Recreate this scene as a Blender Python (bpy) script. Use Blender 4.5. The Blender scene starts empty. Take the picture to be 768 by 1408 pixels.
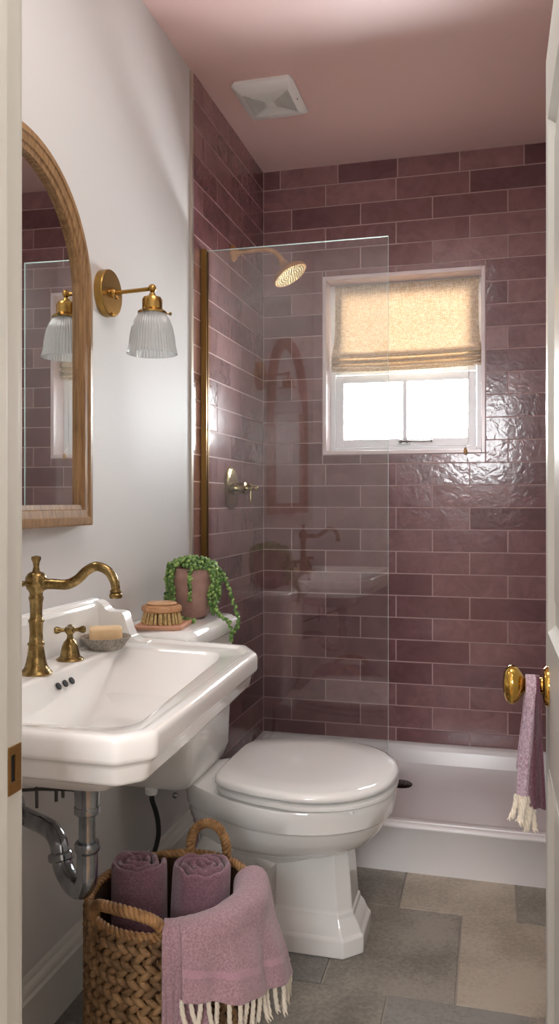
import bpy, bmesh, math, random
from mathutils import Vector, Matrix, noise
random.seed(7)
C = bpy.context.scene.collection
PI = math.pi
# ------------------------------------------------------------------ helpers
ORG = {}
class MB:
    def __init__(s): s.v=[]; s.f=[]; s.m=[]
    def add(s, vs, fs, mi=0, T=None):
        b=len(s.v)
        for p in vs:
            p=Vector(p)
            if T is not None: p=T@p
            s.v.append(p)
        for f in fs: s.f.append([i+b for i in f]); s.m.append(mi)
        return s
    def box(s,x0,x1,y0,y1,z0,z1,mi=0,T=None):
        return s.add([(x0,y0,z0),(x1,y0,z0),(x1,y1,z0),(x0,y1,z0),(x0,y0,z1),(x1,y0,z1),(x1,y1,z1),(x0,y1,z1)],
            [(0,3,2,1),(4,5,6,7),(0,1,5,4),(1,2,6,5),(2,3,7,6),(3,0,4,7)],mi,T)
    def loft(s,rings,mi=0,cap0=True,cap1=True,closed=True,T=None,loop=False):
        n=len(rings[0]); vs=[p for r in rings for p in r]; fs=[]
        R=len(rings)
        for k in range(R if loop else R-1):
            k2=(k+1)%R
            for i in range(n if closed else n-1):
                j=(i+1)%n
                fs.append((k*n+i,k*n+j,k2*n+j,k2*n+i))
        if cap0 and not loop: fs.append(tuple(range(n))[::-1])
        if cap1 and not loop: fs.append(tuple((R-1)*n+i for i in range(n)))
        return s.add(vs,fs,mi,T)
    def lathe(s,prof,T=None,n=32,mi=0,sx=1,sy=1,cap0=True,cap1=True,rib=0,nr=0):
        rings=[]
        for r,z in prof:
            ring=[]
            for i in range(n):
                a=2*PI*i/n; rr=max(r,1e-5)*(1+(rib*math.cos(a*nr) if nr else 0))
                ring.append((rr*math.cos(a)*sx,rr*math.sin(a)*sy,z))
            rings.append(ring)
        return s.loft(rings,mi,cap0,cap1,True,T)
    def tube(s,pts,rad,n=14,mi=0,T=None,closed=False,flat=1.0):
        pts=[Vector(p) for p in pts]; N=len(pts)
        if not hasattr(rad,'__len__'): rad=[rad]*N
        tang=[]
        for i in range(N):
            if closed: t=pts[(i+1)%N]-pts[i-1]
            else: t=pts[min(i+1,N-1)]-pts[max(i-1,0)]
            tang.append(t.normalized())
        up=Vector((0,0,1)) if abs(tang[0].z)<.9 else Vector((1,0,0))
        u=(up-tang[0]*up.dot(tang[0])).normalized(); rings=[]
        for i in range(N):
            u=(u-tang[i]*u.dot(tang[i])).normalized(); w=tang[i].cross(u)
            rings.append([pts[i]+(u*math.cos(2*PI*k/n)*flat+w*math.sin(2*PI*k/n))*rad[i] for k in range(n)])
        return s.loft(rings,mi,not closed,not closed,True,T,loop=closed)
    def ball(s,c,r,n=10,m=6,mi=0,sc=(1,1,1),T=None):
        prof=[(math.sin(PI*k/m),-math.cos(PI*k/m)) for k in range(m+1)]
        M=Matrix.Translation(Vector(c))@Matrix.Diagonal((r*sc[0],r*sc[1],r*sc[2],1))
        if T is not None: M=T@M
        return s.lathe(prof,M,n,mi)
    def prismX(s,prof,x0,x1,mi=0):   # prof = (y,z) closed
        return s.loft([[(x0,y,z) for y,z in prof],[(x1,y,z) for y,z in prof]],mi)
    def prismY(s,prof,y0,y1,mi=0):   # prof = (x,z)
        return s.loft([[(x,y0,z) for x,z in prof],[(x,y1,z) for x,z in prof]],mi)
    def prismZ(s,prof,z0,z1,mi=0):
        return s.loft([[(x,y,z0) for x,y in prof],[(x,y,z1) for x,y in prof]],mi)
    def build(s,name,mats,parent=None,ang=38,bevel=0,seg=2,sub=0,origin=None,fixn=True):
        me=bpy.data.meshes.new(name)
        if parent is not None: o0=ORG[parent.name]
        elif origin is not None: o0=Vector(origin)
        else:
            xs=[p.x for p in s.v]; ys=[p.y for p in s.v]; zs=[p.z for p in s.v]
            o0=Vector(((min(xs)+max(xs))/2,(min(ys)+max(ys))/2,min(zs)))
        me.from_pydata([p-o0 for p in s.v],[],s.f)
        if not isinstance(mats,(list,tuple)): mats=[mats]
        for m in mats: me.materials.append(m)
        for p,mi in zip(me.polygons,s.m): p.material_index=mi
        if fixn:
            bm=bmesh.new(); bm.from_mesh(me); bmesh.ops.recalc_face_normals(bm,faces=bm.faces); bm.to_mesh(me); bm.free()
        me.polygons.foreach_set('use_smooth',[True]*len(me.polygons))
        me.set_sharp_from_angle(angle=math.radians(ang))
        o=bpy.data.objects.new(name,me); C.objects.link(o)
        if parent is not None: o.parent=parent
        else: o.location=o0
        ORG[o.name]=o0
        if bevel:
            b=o.modifiers.new('bevel','BEVEL'); b.width=bevel; b.segments=seg; b.limit_method='ANGLE'; b.angle_limit=math.radians(30); b.harden_normals=True
        if sub:
            q=o.modifiers.new('sub','SUBSURF'); q.levels=sub; q.render_levels=sub
        return o
def thing(name,label,cat,loc,group=None):
    o=bpy.data.objects.new(name,None); C.objects.link(o); o.location=loc; o.empty_display_size=.05
    ORG[o.name]=Vector(loc); o['label']=label; o['category']=cat
    if group: o['group']=group
    return o
def tag(o,label,cat,group=None):
    o['label']=label; o['category']=cat
    if group: o['group']=group
    return o
def struct(o,label=None,cat=None):
    o['kind']='structure'
    if label: o['label']=label
    if cat: o['category']=cat
    return o
def cr(pts,k=6,closed=False):    # catmull-rom
    P=[Vector(p) for p in pts]; out=[]; n=len(P)
    for i in range(n if closed else n-1):
        if closed: a,b,c,d=P[i-1],P[i],P[(i+1)%n],P[(i+2)%n]
        else: a,b,c,d=P[max(i-1,0)],P[i],P[i+1],P[min(i+2,n-1)]
        for j in range(k):
            t=j/k
            out.append(.5*((2*b)+(c-a)*t+(2*a-5*b+4*c-d)*t*t+(3*b-a-3*c+d)*t**3))
    if not closed: out.append(P[-1])
    return out
def lerp(a,b,t): return a+(b-a)*t
def align(p,d):   # matrix putting +Z along d at p
    return Matrix.Translation(Vector(p))@Vector((0,0,1)).rotation_difference(Vector(d).normalized()).to_matrix().to_4x4()
def sm(x): x=max(0,min(1,x)); return x*x*(3-2*x)
# ------------------------------------------------------------------ materials
def s2l(c): return tuple(((x/255)/12.92 if x/255<=.04045 else ((x/255+.055)/1.055)**2.4) for x in c)+(1,)
class N:
    def __init__(s,name):
        s.mat=bpy.data.materials.new(name); s.mat.use_nodes=True; s.t=s.mat.node_tree; s.t.nodes.clear()
        s.out=s.t.nodes.new('ShaderNodeOutputMaterial')
    def n(s,ty,**k):
        o=s.t.nodes.new('ShaderNode'+ty)
        for a,b in k.items():
            if a.startswith('i_'): 
                key=a[2:]; key=int(key) if key.isdigit() else key.replace('_',' ')
                o.inputs[key].default_value=b
            else: setattr(o,a,b)
        return o
    def l(s,a,b): s.t.links.new(a,b)
def pbr(name,col,rough=.5,metal=0,spec=.5,coat=0,var=None,vscale=8,vstretch=(1,1,1),bump=0,bscale=200,bdist=.001,sheen=0,detail=3,bstretch=(1,1,1),rvar=0):
    """principled; var = second colour mixed in by noise"""
    m=N(name); b=m.n('BsdfPrincipled'); m.l(b.outputs[0],m.out.inputs[0])
    b.inputs['Base Color'].default_value=s2l(col); b.inputs['Roughness'].default_value=rough; b.inputs['Metallic'].default_value=metal
    b.inputs['Specular IOR Level'].default_value=spec; b.inputs['Coat Weight'].default_value=coat; b.inputs['Coat Roughness'].default_value=.05
    if sheen: b.inputs['Sheen Weight'].default_value=sheen; b.inputs['Sheen Roughness'].default_value=.5
    tc=m.n('TexCoord')
    if var or rvar:
        mp=m.n('Mapping'); mp.inputs['Scale'].default_value=vstretch; m.l(tc.outputs['Object'],mp.inputs[0])
        nz=m.n('TexNoise',i_Scale=vscale,i_Detail=detail); m.l(mp.outputs[0],nz.inputs['Vector'])
    if var:
        r=m.n('ValToRGB'); r.color_ramp.elements[0].position=.35; r.color_ramp.elements[1].position=.65
        r.color_ramp.elements[0].color=s2l(col); r.color_ramp.elements[1].color=s2l(var)
        m.l(nz.outputs[0],r.inputs[0]); m.l(r.outputs[0],b.inputs['Base Color'])
    if rvar:
        ml=m.n('MapRange'); ml.inputs['To Min'].default_value=rough-rvar; ml.inputs['To Max'].default_value=rough+rvar
        m.l(nz.outputs[0],ml.inputs[0]); m.l(ml.outputs[0],b.inputs['Roughness'])
    if bump:
        mp2=m.n('Mapping'); mp2.inputs['Scale'].default_value=bstretch; m.l(tc.outputs['Object'],mp2.inputs[0])
        nb=m.n('TexNoise',i_Scale=bscale,i_Detail=3); m.l(mp2.outputs[0],nb.inputs['Vector'])
        bp=m.n('Bump',i_Strength=bump,i_Distance=bdist); m.l(nb.outputs[0],bp.inputs['Height']); m.l(bp.outputs[0],b.inputs['Normal'])
    return m.mat
paint=pbr('white_paint',(213,210,208),.58,bump=.25,bscale=140,bdist=.0012)
ceilp=pbr('pink_paint',(234,200,194),.5,bump=.15,bscale=160,bdist=.001)
trimw=pbr('trim_paint',(222,221,214),.3,bump=.1,bscale=60,bdist=.001)
jambp=pbr('jamb_paint',(205,205,196),.4)
doorp=pbr('door_paint',(206,206,198),.35)
porc=pbr('porcelain',(246,245,242),.07,coat=.6)
acry=pbr('acrylic',(240,237,237),.22)
plas=pbr('fan_plastic',(246,246,243),.4)
vinyl=pbr('window_vinyl',(235,236,238),.3)
brass=pbr('aged_brass',(158,134,88),.28,1,var=(122,100,60),vscale=60,rvar=.09,bump=.12,bscale=300,bdist=.0004)
satin=pbr('satin_brass',(184,148,84),.26,1,var=(176,140,78),vscale=30,rvar=.03)
vbrass=pbr('pale_brass',(196,178,134),.22,1,var=(170,150,106),vscale=22,rvar=.05)
copper=pbr('warm_bronze',(206,158,108),.42,.8,var=(182,134,88),vscale=30,rvar=.06)
pol=pbr('polished_brass',(214,174,88),.1,1)
chan=pbr('channel_brass',(128,96,52),.3,1)
chrome=pbr('worn_chrome',(176,180,184),.17,1,var=(140,144,148),vscale=25,rvar=.07)
steel=pbr('dull_steel',(96,92,88),.4,1)
nick=pbr('nickel',(206,202,190),.2,1)
darkm=pbr('dark_hole',(22,18,16),.7)
rubber=pbr('black_hose',(28,27,26),.45,bump=.5,bscale=500)
bronze=pbr('dark_bronze',(60,46,38),.4,1)
grout=pbr('grout',(190,160,158),.8)
fgrout=pbr('floor_grout',(164,156,146),.9)
soapm=pbr('soap',(238,208,164),.5,spec=.35,var=(230,198,152),vscale=30)
stone=pbr('stone_dish',(176,168,156),.8,var=(118,110,102),vscale=260,bump=.5,bscale=300)
terra=pbr('rose_ceramic',(168,132,120),.75,var=(146,110,100),vscale=30,bump=.4,bscale=120)
boardm=pbr('board_wood',(212,160,132),.5,var=(200,146,118),vscale=14,vstretch=(1,8,1))
beech=pbr('beech_wood',(206,158,116),.45,var=(188,136,94),vscale=30,vstretch=(1,6,6))
bristle=pbr('bristle',(214,190,136),.8,var=(176,148,96),vscale=120)
def pearlmat():
    m=N('pearl_green'); b=m.n('BsdfPrincipled',i_Roughness=.35); m.l(b.outputs[0],m.out.inputs[0]); g=m.n('NewGeometry'); r=m.n('ValToRGB'); e=r.color_ramp.elements
    e[0].color=s2l((58,88,38)); e[1].color=s2l((150,180,100)); x=e.new(.5); x.color=s2l((96,132,62)); m.l(g.outputs['Random Per Island'],r.inputs[0]); m.l(r.outputs[0],b.inputs['Base Color'])
    b.inputs['Subsurface Weight'].default_value=.0
    return m.mat
pearlA=pearlmat()
stem=pbr('stem_green',(70,92,44),.6)
soil=pbr('soil',(44,34,26),.95)
wick=pbr('seagrass',(158,124,84),.6,var=(104,76,46),vscale=34,bump=.7,bscale=180,bdist=.002,bstretch=(1,1,5))
wickb=pbr('seagrass_light',(178,136,88),.6,var=(132,94,54),vscale=34,bump=.7,bscale=200,bdist=.002)
wickdark=pbr('basket_core',(70,46,26),.9)
cream=pbr('cotton_fringe',(226,216,198),.9,bump=.5,bscale=400,sheen=.3)
cordm=pbr('white_cord',(232,228,220),.8)
beadm=pbr('bead_wood',(196,150,104),.4)
hallw=pbr('hall_paint',(214,210,204),.6)
hallf=pbr('hall_oak',(168,140,108),.5,var=(140,112,84),vscale=6,vstretch=(8,1,1))
linetrim=pbr('glazed_trim',(240,226,225),.2,var=(232,212,212),vscale=12)
metaltrim=pbr('edge_trim',(186,176,164),.4,.6)
edgeg=pbr('lit_glass_edge',(205,222,216),.1)  # pale colour paints in the light caught along the edge
def wood_frame():
    m=N('oak_frame'); b=m.n('BsdfPrincipled',i_Roughness=.42); m.l(b.outputs[0],m.out.inputs[0])
    tc=m.n('TexCoord'); mp=m.n('Mapping'); mp.inputs['Scale'].default_value=(40,40,3); m.l(tc.outputs['Object'],mp.inputs[0])
    nz=m.n('TexNoise',i_Scale=4,i_Detail=6,i_Distortion=.6); m.l(mp.outputs[0],nz.inputs['Vector'])
    r=m.n('ValToRGB'); e=r.color_ramp.elements; e[0].position=.3; e[0].color=s2l((118,86,54)); e[1].position=.7; e[1].color=s2l((172,134,92))
    m.l(nz.outputs[0],r.inputs[0]); m.l(r.outputs[0],b.inputs['Base Color'])
    bp=m.n('Bump',i_Strength=.25,i_Distance=.001); m.l(nz.outputs[0],bp.inputs['Height']); m.l(bp.outputs[0],b.inputs['Normal'])
    return m.mat
oak=wood_frame()
def tile_mat():
    m=N('mauve_tile'); b=m.n('BsdfPrincipled'); m.l(b.outputs[0],m.out.inputs[0])
    b.inputs['Specular IOR Level'].default_value=.5; b.inputs['Coat Weight'].default_value=.35; b.inputs['Coat Roughness'].default_value=.04
    g=m.n('NewGeometry'); tc=m.n('TexCoord')
    r=m.n('ValToRGB'); e=r.color_ramp.elements
    e[0].position=0; e[0].color=s2l((116,78,81)); e[1].position=1; e[1].color=s2l((150,111,112))
    x=r.color_ramp.elements.new(.5); x.color=s2l((133,93,95))
    m.l(g.outputs['Random Per Island'],r.inputs[0])
    ad=m.n('VectorMath',operation='MULTIPLY_ADD'); cb=m.n('CombineXYZ')
    for i in range(3): m.l(g.outputs['Random Per Island'],cb.inputs[i])
    m.l(cb.outputs[0],ad.inputs[0]); ad.inputs[1].default_value=(37,23,51); m.l(tc.outputs['Object'],ad.inputs[2])
    nz=m.n('TexNoise',i_Scale=14,i_Detail=5,i_Roughness=.65,i_Distortion=1.2); m.l(ad.outputs[0],nz.inputs['Vector'])
    mx=m.n('MixRGB',blend_type='MULTIPLY',i_0=1.0); m.l(r.outputs[0],mx.inputs[1])
    r2=m.n('ValToRGB'); e=r2.color_ramp.elements; e[0].position=.3; e[0].color=(.74,.72,.72,1); e[1].position=.7; e[1].color=(1.14,1.16,1.17,1)
    m.l(nz.outputs[0],r2.inputs[0]); m.l(r2.outputs[0],mx.inputs[2]); m.l(mx.outputs[0],b.inputs['Base Color'])
    rr=m.n('MapRange',i_3=.10,i_4=.28); m.l(nz.outputs[0],rr.inputs[0]); m.l(rr.outputs[0],b.inputs['Roughness'])
    n2=m.n('TexNoise',i_Scale=34,i_Detail=2,i_Roughness=.5,i_Distortion=.8); m.l(ad.outputs[0],n2.inputs['Vector'])
    bp=m.n('Bump',i_Strength=1,i_Distance=.0008); m.l(n2.outputs[0],bp.inputs['Height']); m.l(bp.outputs[0],b.inputs['Normal']); m.l(bp.outputs[0],b.inputs['Coat Normal'])
    return m.mat
tile=tile_mat()
def stone_mat(name,a,bc):
    m=N(name); b=m.n('BsdfPrincipled'); m.l(b.outputs[0],m.out.inputs[0]); tc=m.n('TexCoord')
    nz=m.n('TexNoise',i_Scale=95,i_Detail=8,i_Roughness=.75); m.l(tc.outputs['Object'],nz.inputs['Vector'])
    n1=m.n('TexNoise',i_Scale=5,i_Detail=4); m.l(tc.outputs['Object'],n1.inputs['Vector'])
    ad=m.n('Math',operation='MULTIPLY_ADD',i_1=.5); m.l(n1.outputs[0],ad.inputs[0]); 
    hf=m.n('Math',operation='MULTIPLY',i_1=.5); m.l(nz.outputs[0],hf.inputs[0]); m.l(hf.outputs[0],ad.inputs[2])
    r=m.n('ValToRGB'); e=r.color_ramp.elements; e[0].position=.42; e[0].color=s2l(a); e[1].position=.57; e[1].color=s2l(bc)
    m.l(ad.outputs[0],r.inputs[0]); m.l(r.outputs[0],b.inputs['Base Color'])
    rr=m.n('MapRange',i_3=.35,i_4=.6); m.l(nz.outputs[0],rr.inputs[0]); m.l(rr.outputs[0],b.inputs['Roughness'])
    bp=m.n('Bump',i_Strength=.5,i_Distance=.002); m.l(nz.outputs[0],bp.inputs['Height']); m.l(bp.outputs[0],b.inputs['Normal'])
    return m.mat
stA=stone_mat('grey_limestone',(124,119,110),(164,158,147)); stB=stone_mat('beige_limestone',(160,150,134),(194,184,167)); stC=stone_mat('blue_grey_limestone',(116,114,109),(152,150,144))
def fabric(name,a,bc,scale=260):
    m=N(name); b=m.n('BsdfPrincipled',i_Roughness=.9); m.l(b.outputs[0],m.out.inputs[0]); tc=m.n('TexCoord')
    b.inputs['Sheen Weight'].default_value=.35; b.inputs['Sheen Roughness'].default_value=.5; b.inputs['Specular IOR Level'].default_value=.15
    nz=m.n('TexNoise',i_Scale=scale,i_Detail=4,i_Roughness=.7); m.l(tc.outputs['Object'],nz.inputs['Vector'])
    r=m.n('ValToRGB'); e=r.color_ramp.elements; e[0].position=.35; e[0].color=s2l(a); e[1].position=.65; e[1].color=s2l(bc)
    m.l(nz.outputs[0],r.inputs[0]); m.l(r.outputs[0],b.inputs['Base Color'])
    n2=m.n('TexNoise',i_Scale=scale*1.6,i_Detail=2); m.l(tc.outputs['Object'],n2.inputs['Vector'])
    bp=m.n('Bump',i_Strength=.8,i_Distance=.0025); m.l(n2.outputs[0],bp.inputs['Height']); m.l(bp.outputs[0],b.inputs['Normal'])
    return m.mat
tw1=fabric('plum_terry',(116,82,94),(152,114,125)); tw2=fabric('mauve_terry',(148,114,122),(182,150,157))
tw3=fabric('mauve_band',(168,128,142),(194,156,168),500); tw4=fabric('lit_lavender_terry',(150,120,136),(214,194,208),300); tw5=fabric('shaded_terry',(84,48,62),(116,76,90),300)  # last two: hand towel's lit face and its shaded fold, painted as colours
def linen():
    m=N('shade_linen'); tc=m.n('TexCoord'); cols=[]
    mp=m.n('Mapping'); mp.inputs['Scale'].default_value=(1,1,.1); m.l(tc.outputs['Object'],mp.inputs[0])
    a=m.n('TexNoise',i_Scale=560,i_Detail=2); m.l(mp.outputs[0],a.inputs['Vector'])
    mp2=m.n('Mapping'); mp2.inputs['Scale'].default_value=(.1,1,1); m.l(tc.outputs['Object'],mp2.inputs[0])
    c=m.n('TexNoise',i_Scale=560,i_Detail=2); m.l(mp2.outputs[0],c.inputs['Vector'])
    ad=m.n('Math',operation='ADD'); m.l(a.outputs[0],ad.inputs[0]); m.l(c.outputs[0],ad.inputs[1])
    r=m.n('ValToRGB'); e=r.color_ramp.elements; e[0].position=.8; e[0].color=s2l((214,194,166)); e[1].position=1.0; e[1].color=s2l((250,241,226))
    hm=m.n('Math',operation='MULTIPLY',i_1=.9); m.l(ad.outputs[0],hm.inputs[0]); m.l(hm.outputs[0],r.inputs[0])
    d=m.n('BsdfDiffuse'); t=m.n('BsdfTranslucent'); mx=m.n('MixShader',i_0=.2)
    m.l(r.outputs[0],d.inputs[0]); m.l(r.outputs[0],t.inputs[0]); m.l(d.outputs[0],mx.inputs[1]); m.l(t.outputs[0],mx.inputs[2]); m.l(mx.outputs[0],m.out.inputs[0])
    bp=m.n('Bump',i_Strength=.4,i_Distance=.001); m.l(ad.outputs[0],bp.inputs['Height']); m.l(bp.outputs[0],d.inputs['Normal'])
    return m.mat
linenm=linen()
def archglass(name,col=(1,1,1,1),ior=1.5,rough=.0):
    m=N(name); tr=m.n('BsdfTransparent'); tr.inputs[0].default_value=col; g=m.n('BsdfGlossy',i_Roughness=rough)
    fr=m.n('Fresnel',i_IOR=ior); mx=m.n('MixShader'); m.l(fr.outputs[0],mx.inputs[0]); m.l(tr.outputs[0],mx.inputs[1]); m.l(g.outputs[0],mx.inputs[2]); m.l(mx.outputs[0],m.out.inputs[0])
    return m.mat
panelg=archglass('shower_glass',(.97,.98,.975,1),1.8); paneg=archglass('window_glass',(1,1,1,1),1.45)
def ribglass():
    m=N('ribbed_glass'); tr=m.n('BsdfTransparent'); tr.inputs[0].default_value=(.97,.98,.98,1)
    g=m.n('BsdfGlossy',i_Roughness=.12); d=m.n('BsdfTranslucent'); d.inputs[0].default_value=(.97,.97,.96,1); df=m.n('BsdfDiffuse'); df.inputs[0].default_value=(.93,.94,.93,1)
    a=m.n('MixShader',i_0=.5); m.l(d.outputs[0],a.inputs[1]); m.l(df.outputs[0],a.inputs[2])
    b=m.n('MixShader',i_0=.5); m.l(tr.outputs[0],b.inputs[1]); m.l(a.outputs[0],b.inputs[2])
    fr=m.n('Fresnel',i_IOR=1.5); c=m.n('MixShader'); m.l(fr.outputs[0],c.inputs[0]); m.l(b.outputs[0],c.inputs[1]); m.l(g.outputs[0],c.inputs[2]); m.l(c.outputs[0],m.out.inputs[0])
    return m.mat
ribg=ribglass()
mirm=pbr('mirror_silver',(232,234,232),.0,1)

# ------------------------------------------------------------------ room dimensions
XL=-.950; XR=.45; YB=3.325; YD=.80; ZC=2.555; TX=-.945; TY=3.32
WX0,WX1,WZ0,WZ1=-.676,-.040,1.357,2.078     # window opening
# floor
fl=MB(); fl.box(-.96,.46,.69,3.34,-.05,-.004,1)
def ft(x0,x1,y0,y1,mi):
    g=.0016; x0+=g; x1-=g; y0+=g; y1-=g; h=.0015
    fl.add([(x0,y0,-.006),(x1,y0,-.006),(x1,y1,-.006),(x0,y1,-.006),(x0+h,y0+h,0),(x1-h,y0+h,0),(x1-h,y1-h,0),(x0+h,y1-h,0)],
       [(4,5,6,7),(0,1,5,4),(1,2,6,5),(2,3,7,6),(3,0,4,7)],mi)
rows=[(2.307,2.72,[-.95,-.577,-.257,.066,.45],[0,0,2,0]),(1.893,2.307,[-.95,-.70,-.396,-.083,.23,.45],[0,3,0,2,0]),
      (1.48,1.893,[-.95,-.55,-.237,.08,.45],[3,0,3,0]),(1.067,1.48,[-.95,-.70,-.396,-.083,.23,.45],[0,3,0,2,0]),(.69,1.067,[-.95,-.55,-.237,.08,.45],[3,0,3,0])]
for y0,y1,xs,ms in rows:
    for i in range(len(xs)-1): ft(xs[i],xs[i+1],y0,y1,ms[i])
struct(fl.build('floor',[stA,fgrout,stB,stC],ang=20))
struct(MB().box(-1.1,1.15,-1.75,3.5,ZC,ZC+.1).build('ceiling',ceilp))
struct(MB().box(-1.1,1.1,-1.7,.69,-.05,0).build('floor_hall',hallf))
# walls
wl=struct(MB().box(XL-.12,XL,YD-.11,3.45,-.05,ZC).build('wall_left',paint))
wr=struct(MB().box(XR,XR+.12,YD-.11,3.45,-.05,ZC).build('wall_right',paint))
bw=MB(); bw.box(XL,WX0,YB,YB+.12,-.05,ZC); bw.box(WX1,XR,YB,YB+.12,-.05,ZC); bw.box(WX0,WX1,YB,YB+.12,-.05,WZ0); bw.box(WX0,WX1,YB,YB+.12,WZ1,ZC)
wb=struct(bw.build('wall_back',paint))
# doorway wall
JX0,JX1=-.51,.10; DZ=1.93
dw=MB(); dw.box(XL,JX0-.02,.69,.80,-.05,ZC); dw.box(JX1+.02,XR,.69,.80,-.05,ZC); dw.box(JX0-.02,JX1+.02,.69,.80,DZ+.02,ZC)
struct(dw.build('wall_front',paint))
# hall
struct(MB().box(-1.1,-1.0,-1.7,.69,-.05,ZC).build('wall_hall_left',hallw))
struct(MB().box(1.0,1.1,-1.7,.69,-.05,ZC).build('wall_hall_right',hallw))
hb=MB(); HX0,HX1,HZ0,HZ1=-.40,.42,1.45,2.15
hb.box(-1.1,HX0,-1.7,-1.6,-.05,ZC); hb.box(HX1,1.1,-1.7,-1.6,-.05,ZC); hb.box(HX0,HX1,-1.7,-1.6,-.05,HZ0); hb.box(HX0,HX1,-1.7,-1.6,HZ1,ZC)
struct(hb.build('wall_hall_back',hallw))
struct(MB().box(-1.0,XL-.12,.69,.79,-.05,ZC).box(XR+.12,1.0,.69,.79,-.05,ZC).build('wall_hall_front',hallw))
w2=thing('window_2','white framed two-pane window at the far end of the hall','window',(0,-1.65,HZ0)); w2['kind']='structure'
m=MB(); 
for a in ((HX0,HX0+.04,HZ0,HZ1),(HX1-.04,HX1,HZ0,HZ1),(HX0+.04,HX1-.04,HZ0,HZ0+.04),(HX0+.04,HX1-.04,HZ1-.04,HZ1),(-.015,.015,HZ0+.04,HZ1-.04)): m.box(a[0],a[1],-1.67,-1.63,a[2],a[3])
m.build('window_frame',vinyl,w2,bevel=.003)
# ---- tile cladding
def clad(name,parent,mk,rows,joints,holes=()):
    """mk(u,z,d)->point; u along wall"""
    m=MB()
    for (z0,z1,us) in rows:
        for i in range(len(us)-1):
            segs=[(us[i],us[i+1],z0,z1)]
            for hx0,hx1,hz0,hz1 in holes:
                out=[]
                for (a,b,c,d) in segs:
                    if b<=hx0 or a>=hx1 or d<=hz0 or c>=hz1: out.append((a,b,c,d)); continue
                    if a<hx0: out.append((a,hx0,c,d))
                    if b>hx1: out.append((hx1,b,c,d))
                    aa,bb=max(a,hx0),min(b,hx1)
                    if c<hz0: out.append((aa,bb,c,hz0))
                    if d>hz1: out.append((aa,bb,hz1,d))
                segs=out
            for a,b,c,d in segs:
                g=.0013
                a+=g;b-=g;c+=g;d-=g
                if b-a<.006 or d-c<.006: continue
                h=.0012; t=[random.uniform(-.0004,.0004) for _ in range(2)]
                def fz(u,z): return .0+t[0]*(u-(a+b)/2)/.15+t[1]*(z-(c+d)/2)/.045
                vs=[mk(a,c,-.005),mk(b,c,-.005),mk(b,d,-.005),mk(a,d,-.005)]
                vs+=[mk(u,z,fz(u,z)) for u,z in ((a+h,c+h),(b-h,c+h),(b-h,d-h),(a+h,d-h))]
                m.add(vs,[(4,5,6,7),(0,1,5,4),(1,2,6,5),(2,3,7,6),(3,0,4,7)],0)
    return m
zl=[2.474-.0898*k for k in range(0,27)]
def js(u0,u1,off,p):
    k=math.floor((u0-off)/p)-1; out=[u0]
    while off+k*p<u1-.012:
        x=off+k*p
        if x>u0+.012: out.append(x)
        k+=1
    return out+[u1]
BASE=.172
rb=[(2.474,ZC,js(TX,XR-.005,-.871,.2475))]; rl=[(2.474,ZC,js(2.48,TY,3.163,.293))]; rr_=[(2.474,ZC,js(2.48,TY,3.10,.293))]
for k in range(0,26):
    z1=zl[k]; z0=max(zl[k+1],BASE)
    par=(k%2) if k<11 else ((k+1)%2)
    rb.append((z0,z1,js(TX,XR-.005,-.675+(.1465 if par else 0),.293)))
    rl.append((z0,z1,js(2.48,TY,3.163 if par else 3.0165,.293))); rr_.append((z0,z1,js(2.48,TY,3.10 if par else 2.95,.293)))
m=clad('tile',None,lambda u,z,d:(u,TY-d,z),rb,None,[(WX0-.012,WX1+.012,WZ0-.012,WZ1+.012)])
for a in ((TX-.004,WX0,.1,ZC),(WX1,XR,.1,ZC),(WX0,WX1,.1,WZ0),(WX0,WX1,WZ1,ZC)): m.box(a[0],a[1],TY+.0015,YB+.001,a[2],a[3],1)
m.build('tile_cladding',[tile,grout],wb,ang=20)
m=clad('tile',None,lambda u,z,d:(TX+d,u,z),rl,None); m.box(XL-.001,TX-.0015,2.48,TY+.004,.0,ZC,1); m.build('tile_cladding',[tile,grout],wl,ang=20)
m=clad('tile',None,lambda u,z,d:(XR-.005-d,u,z),rr_,None); m.box(XR-.0035,XR+.001,2.48,TY+.004,.0,ZC,1); m.build('tile_cladding',[tile,grout],wr,ang=20)
struct(MB().box(XL,TX+.003,2.462,2.48,0,ZC-.006).build('trim_1',metaltrim,bevel=.001))
# baseboard
def bb(name,x0,sgn,y0,y1):
    pr=[(0,0),(.016,0),(.016,.105),(.019,.108),(.019,.112),(.014,.118),(.014,.128),(.010,.136),(.006,.139),(.006,.146),(.003,.155),(0,.155)]
    return struct(MB().prismY([(x0+sgn*a,b) for a,b in pr],y0,y1).build(name,trimw,ang=30))
bb('baseboard_left',XL,1,YD+.02,2.46); bb('baseboard_right',XR,-1,YD+.02,2.46)
# ---- window
w1=thing('window_1','white framed window with two frosted bright lower panes in the tiled back wall','window',(-.36,3.43,WZ0)); w1['kind']='structure'
m=MB()   # reveal lining
L=.003
rv=[(WX0-.011,WX0+.004,WZ0-.011,WZ1+.011),(WX1-.004,WX1+.011,WZ0-.011,WZ1+.011)]
for a,b,c,d in rv: m.box(a,b,TY-.004,YB+.118,c,d)
m.box(WX0+.004,WX1-.004,TY-.004,YB+.118,WZ0-.011,WZ0+.004); m.box(WX0+.004,WX1-.004,TY-.004,YB+.118,WZ1-.004,WZ1+.011)
m.build('reveal_trim',linetrim,w1,bevel=.0015)
m=MB(); yf0,yf1=3.415,3.45
x0,x1,z0,z1=WX0+.004,WX1-.004,WZ0+.004,WZ1-.004
def fr(m,x0,x1,z0,z1,w,y0,y1):
    m.box(x0,x0+w,y0,y1,z0,z1); m.box(x1-w,x1,y0,y1,z0,z1); m.box(x0+w,x1-w,y0,y1,z0,z0+w); m.box(x0+w,x1-w,y0,y1,z1-w,z1)
fr(m,x0,x1,z0,z1,.020,yf0,yf1)
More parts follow.
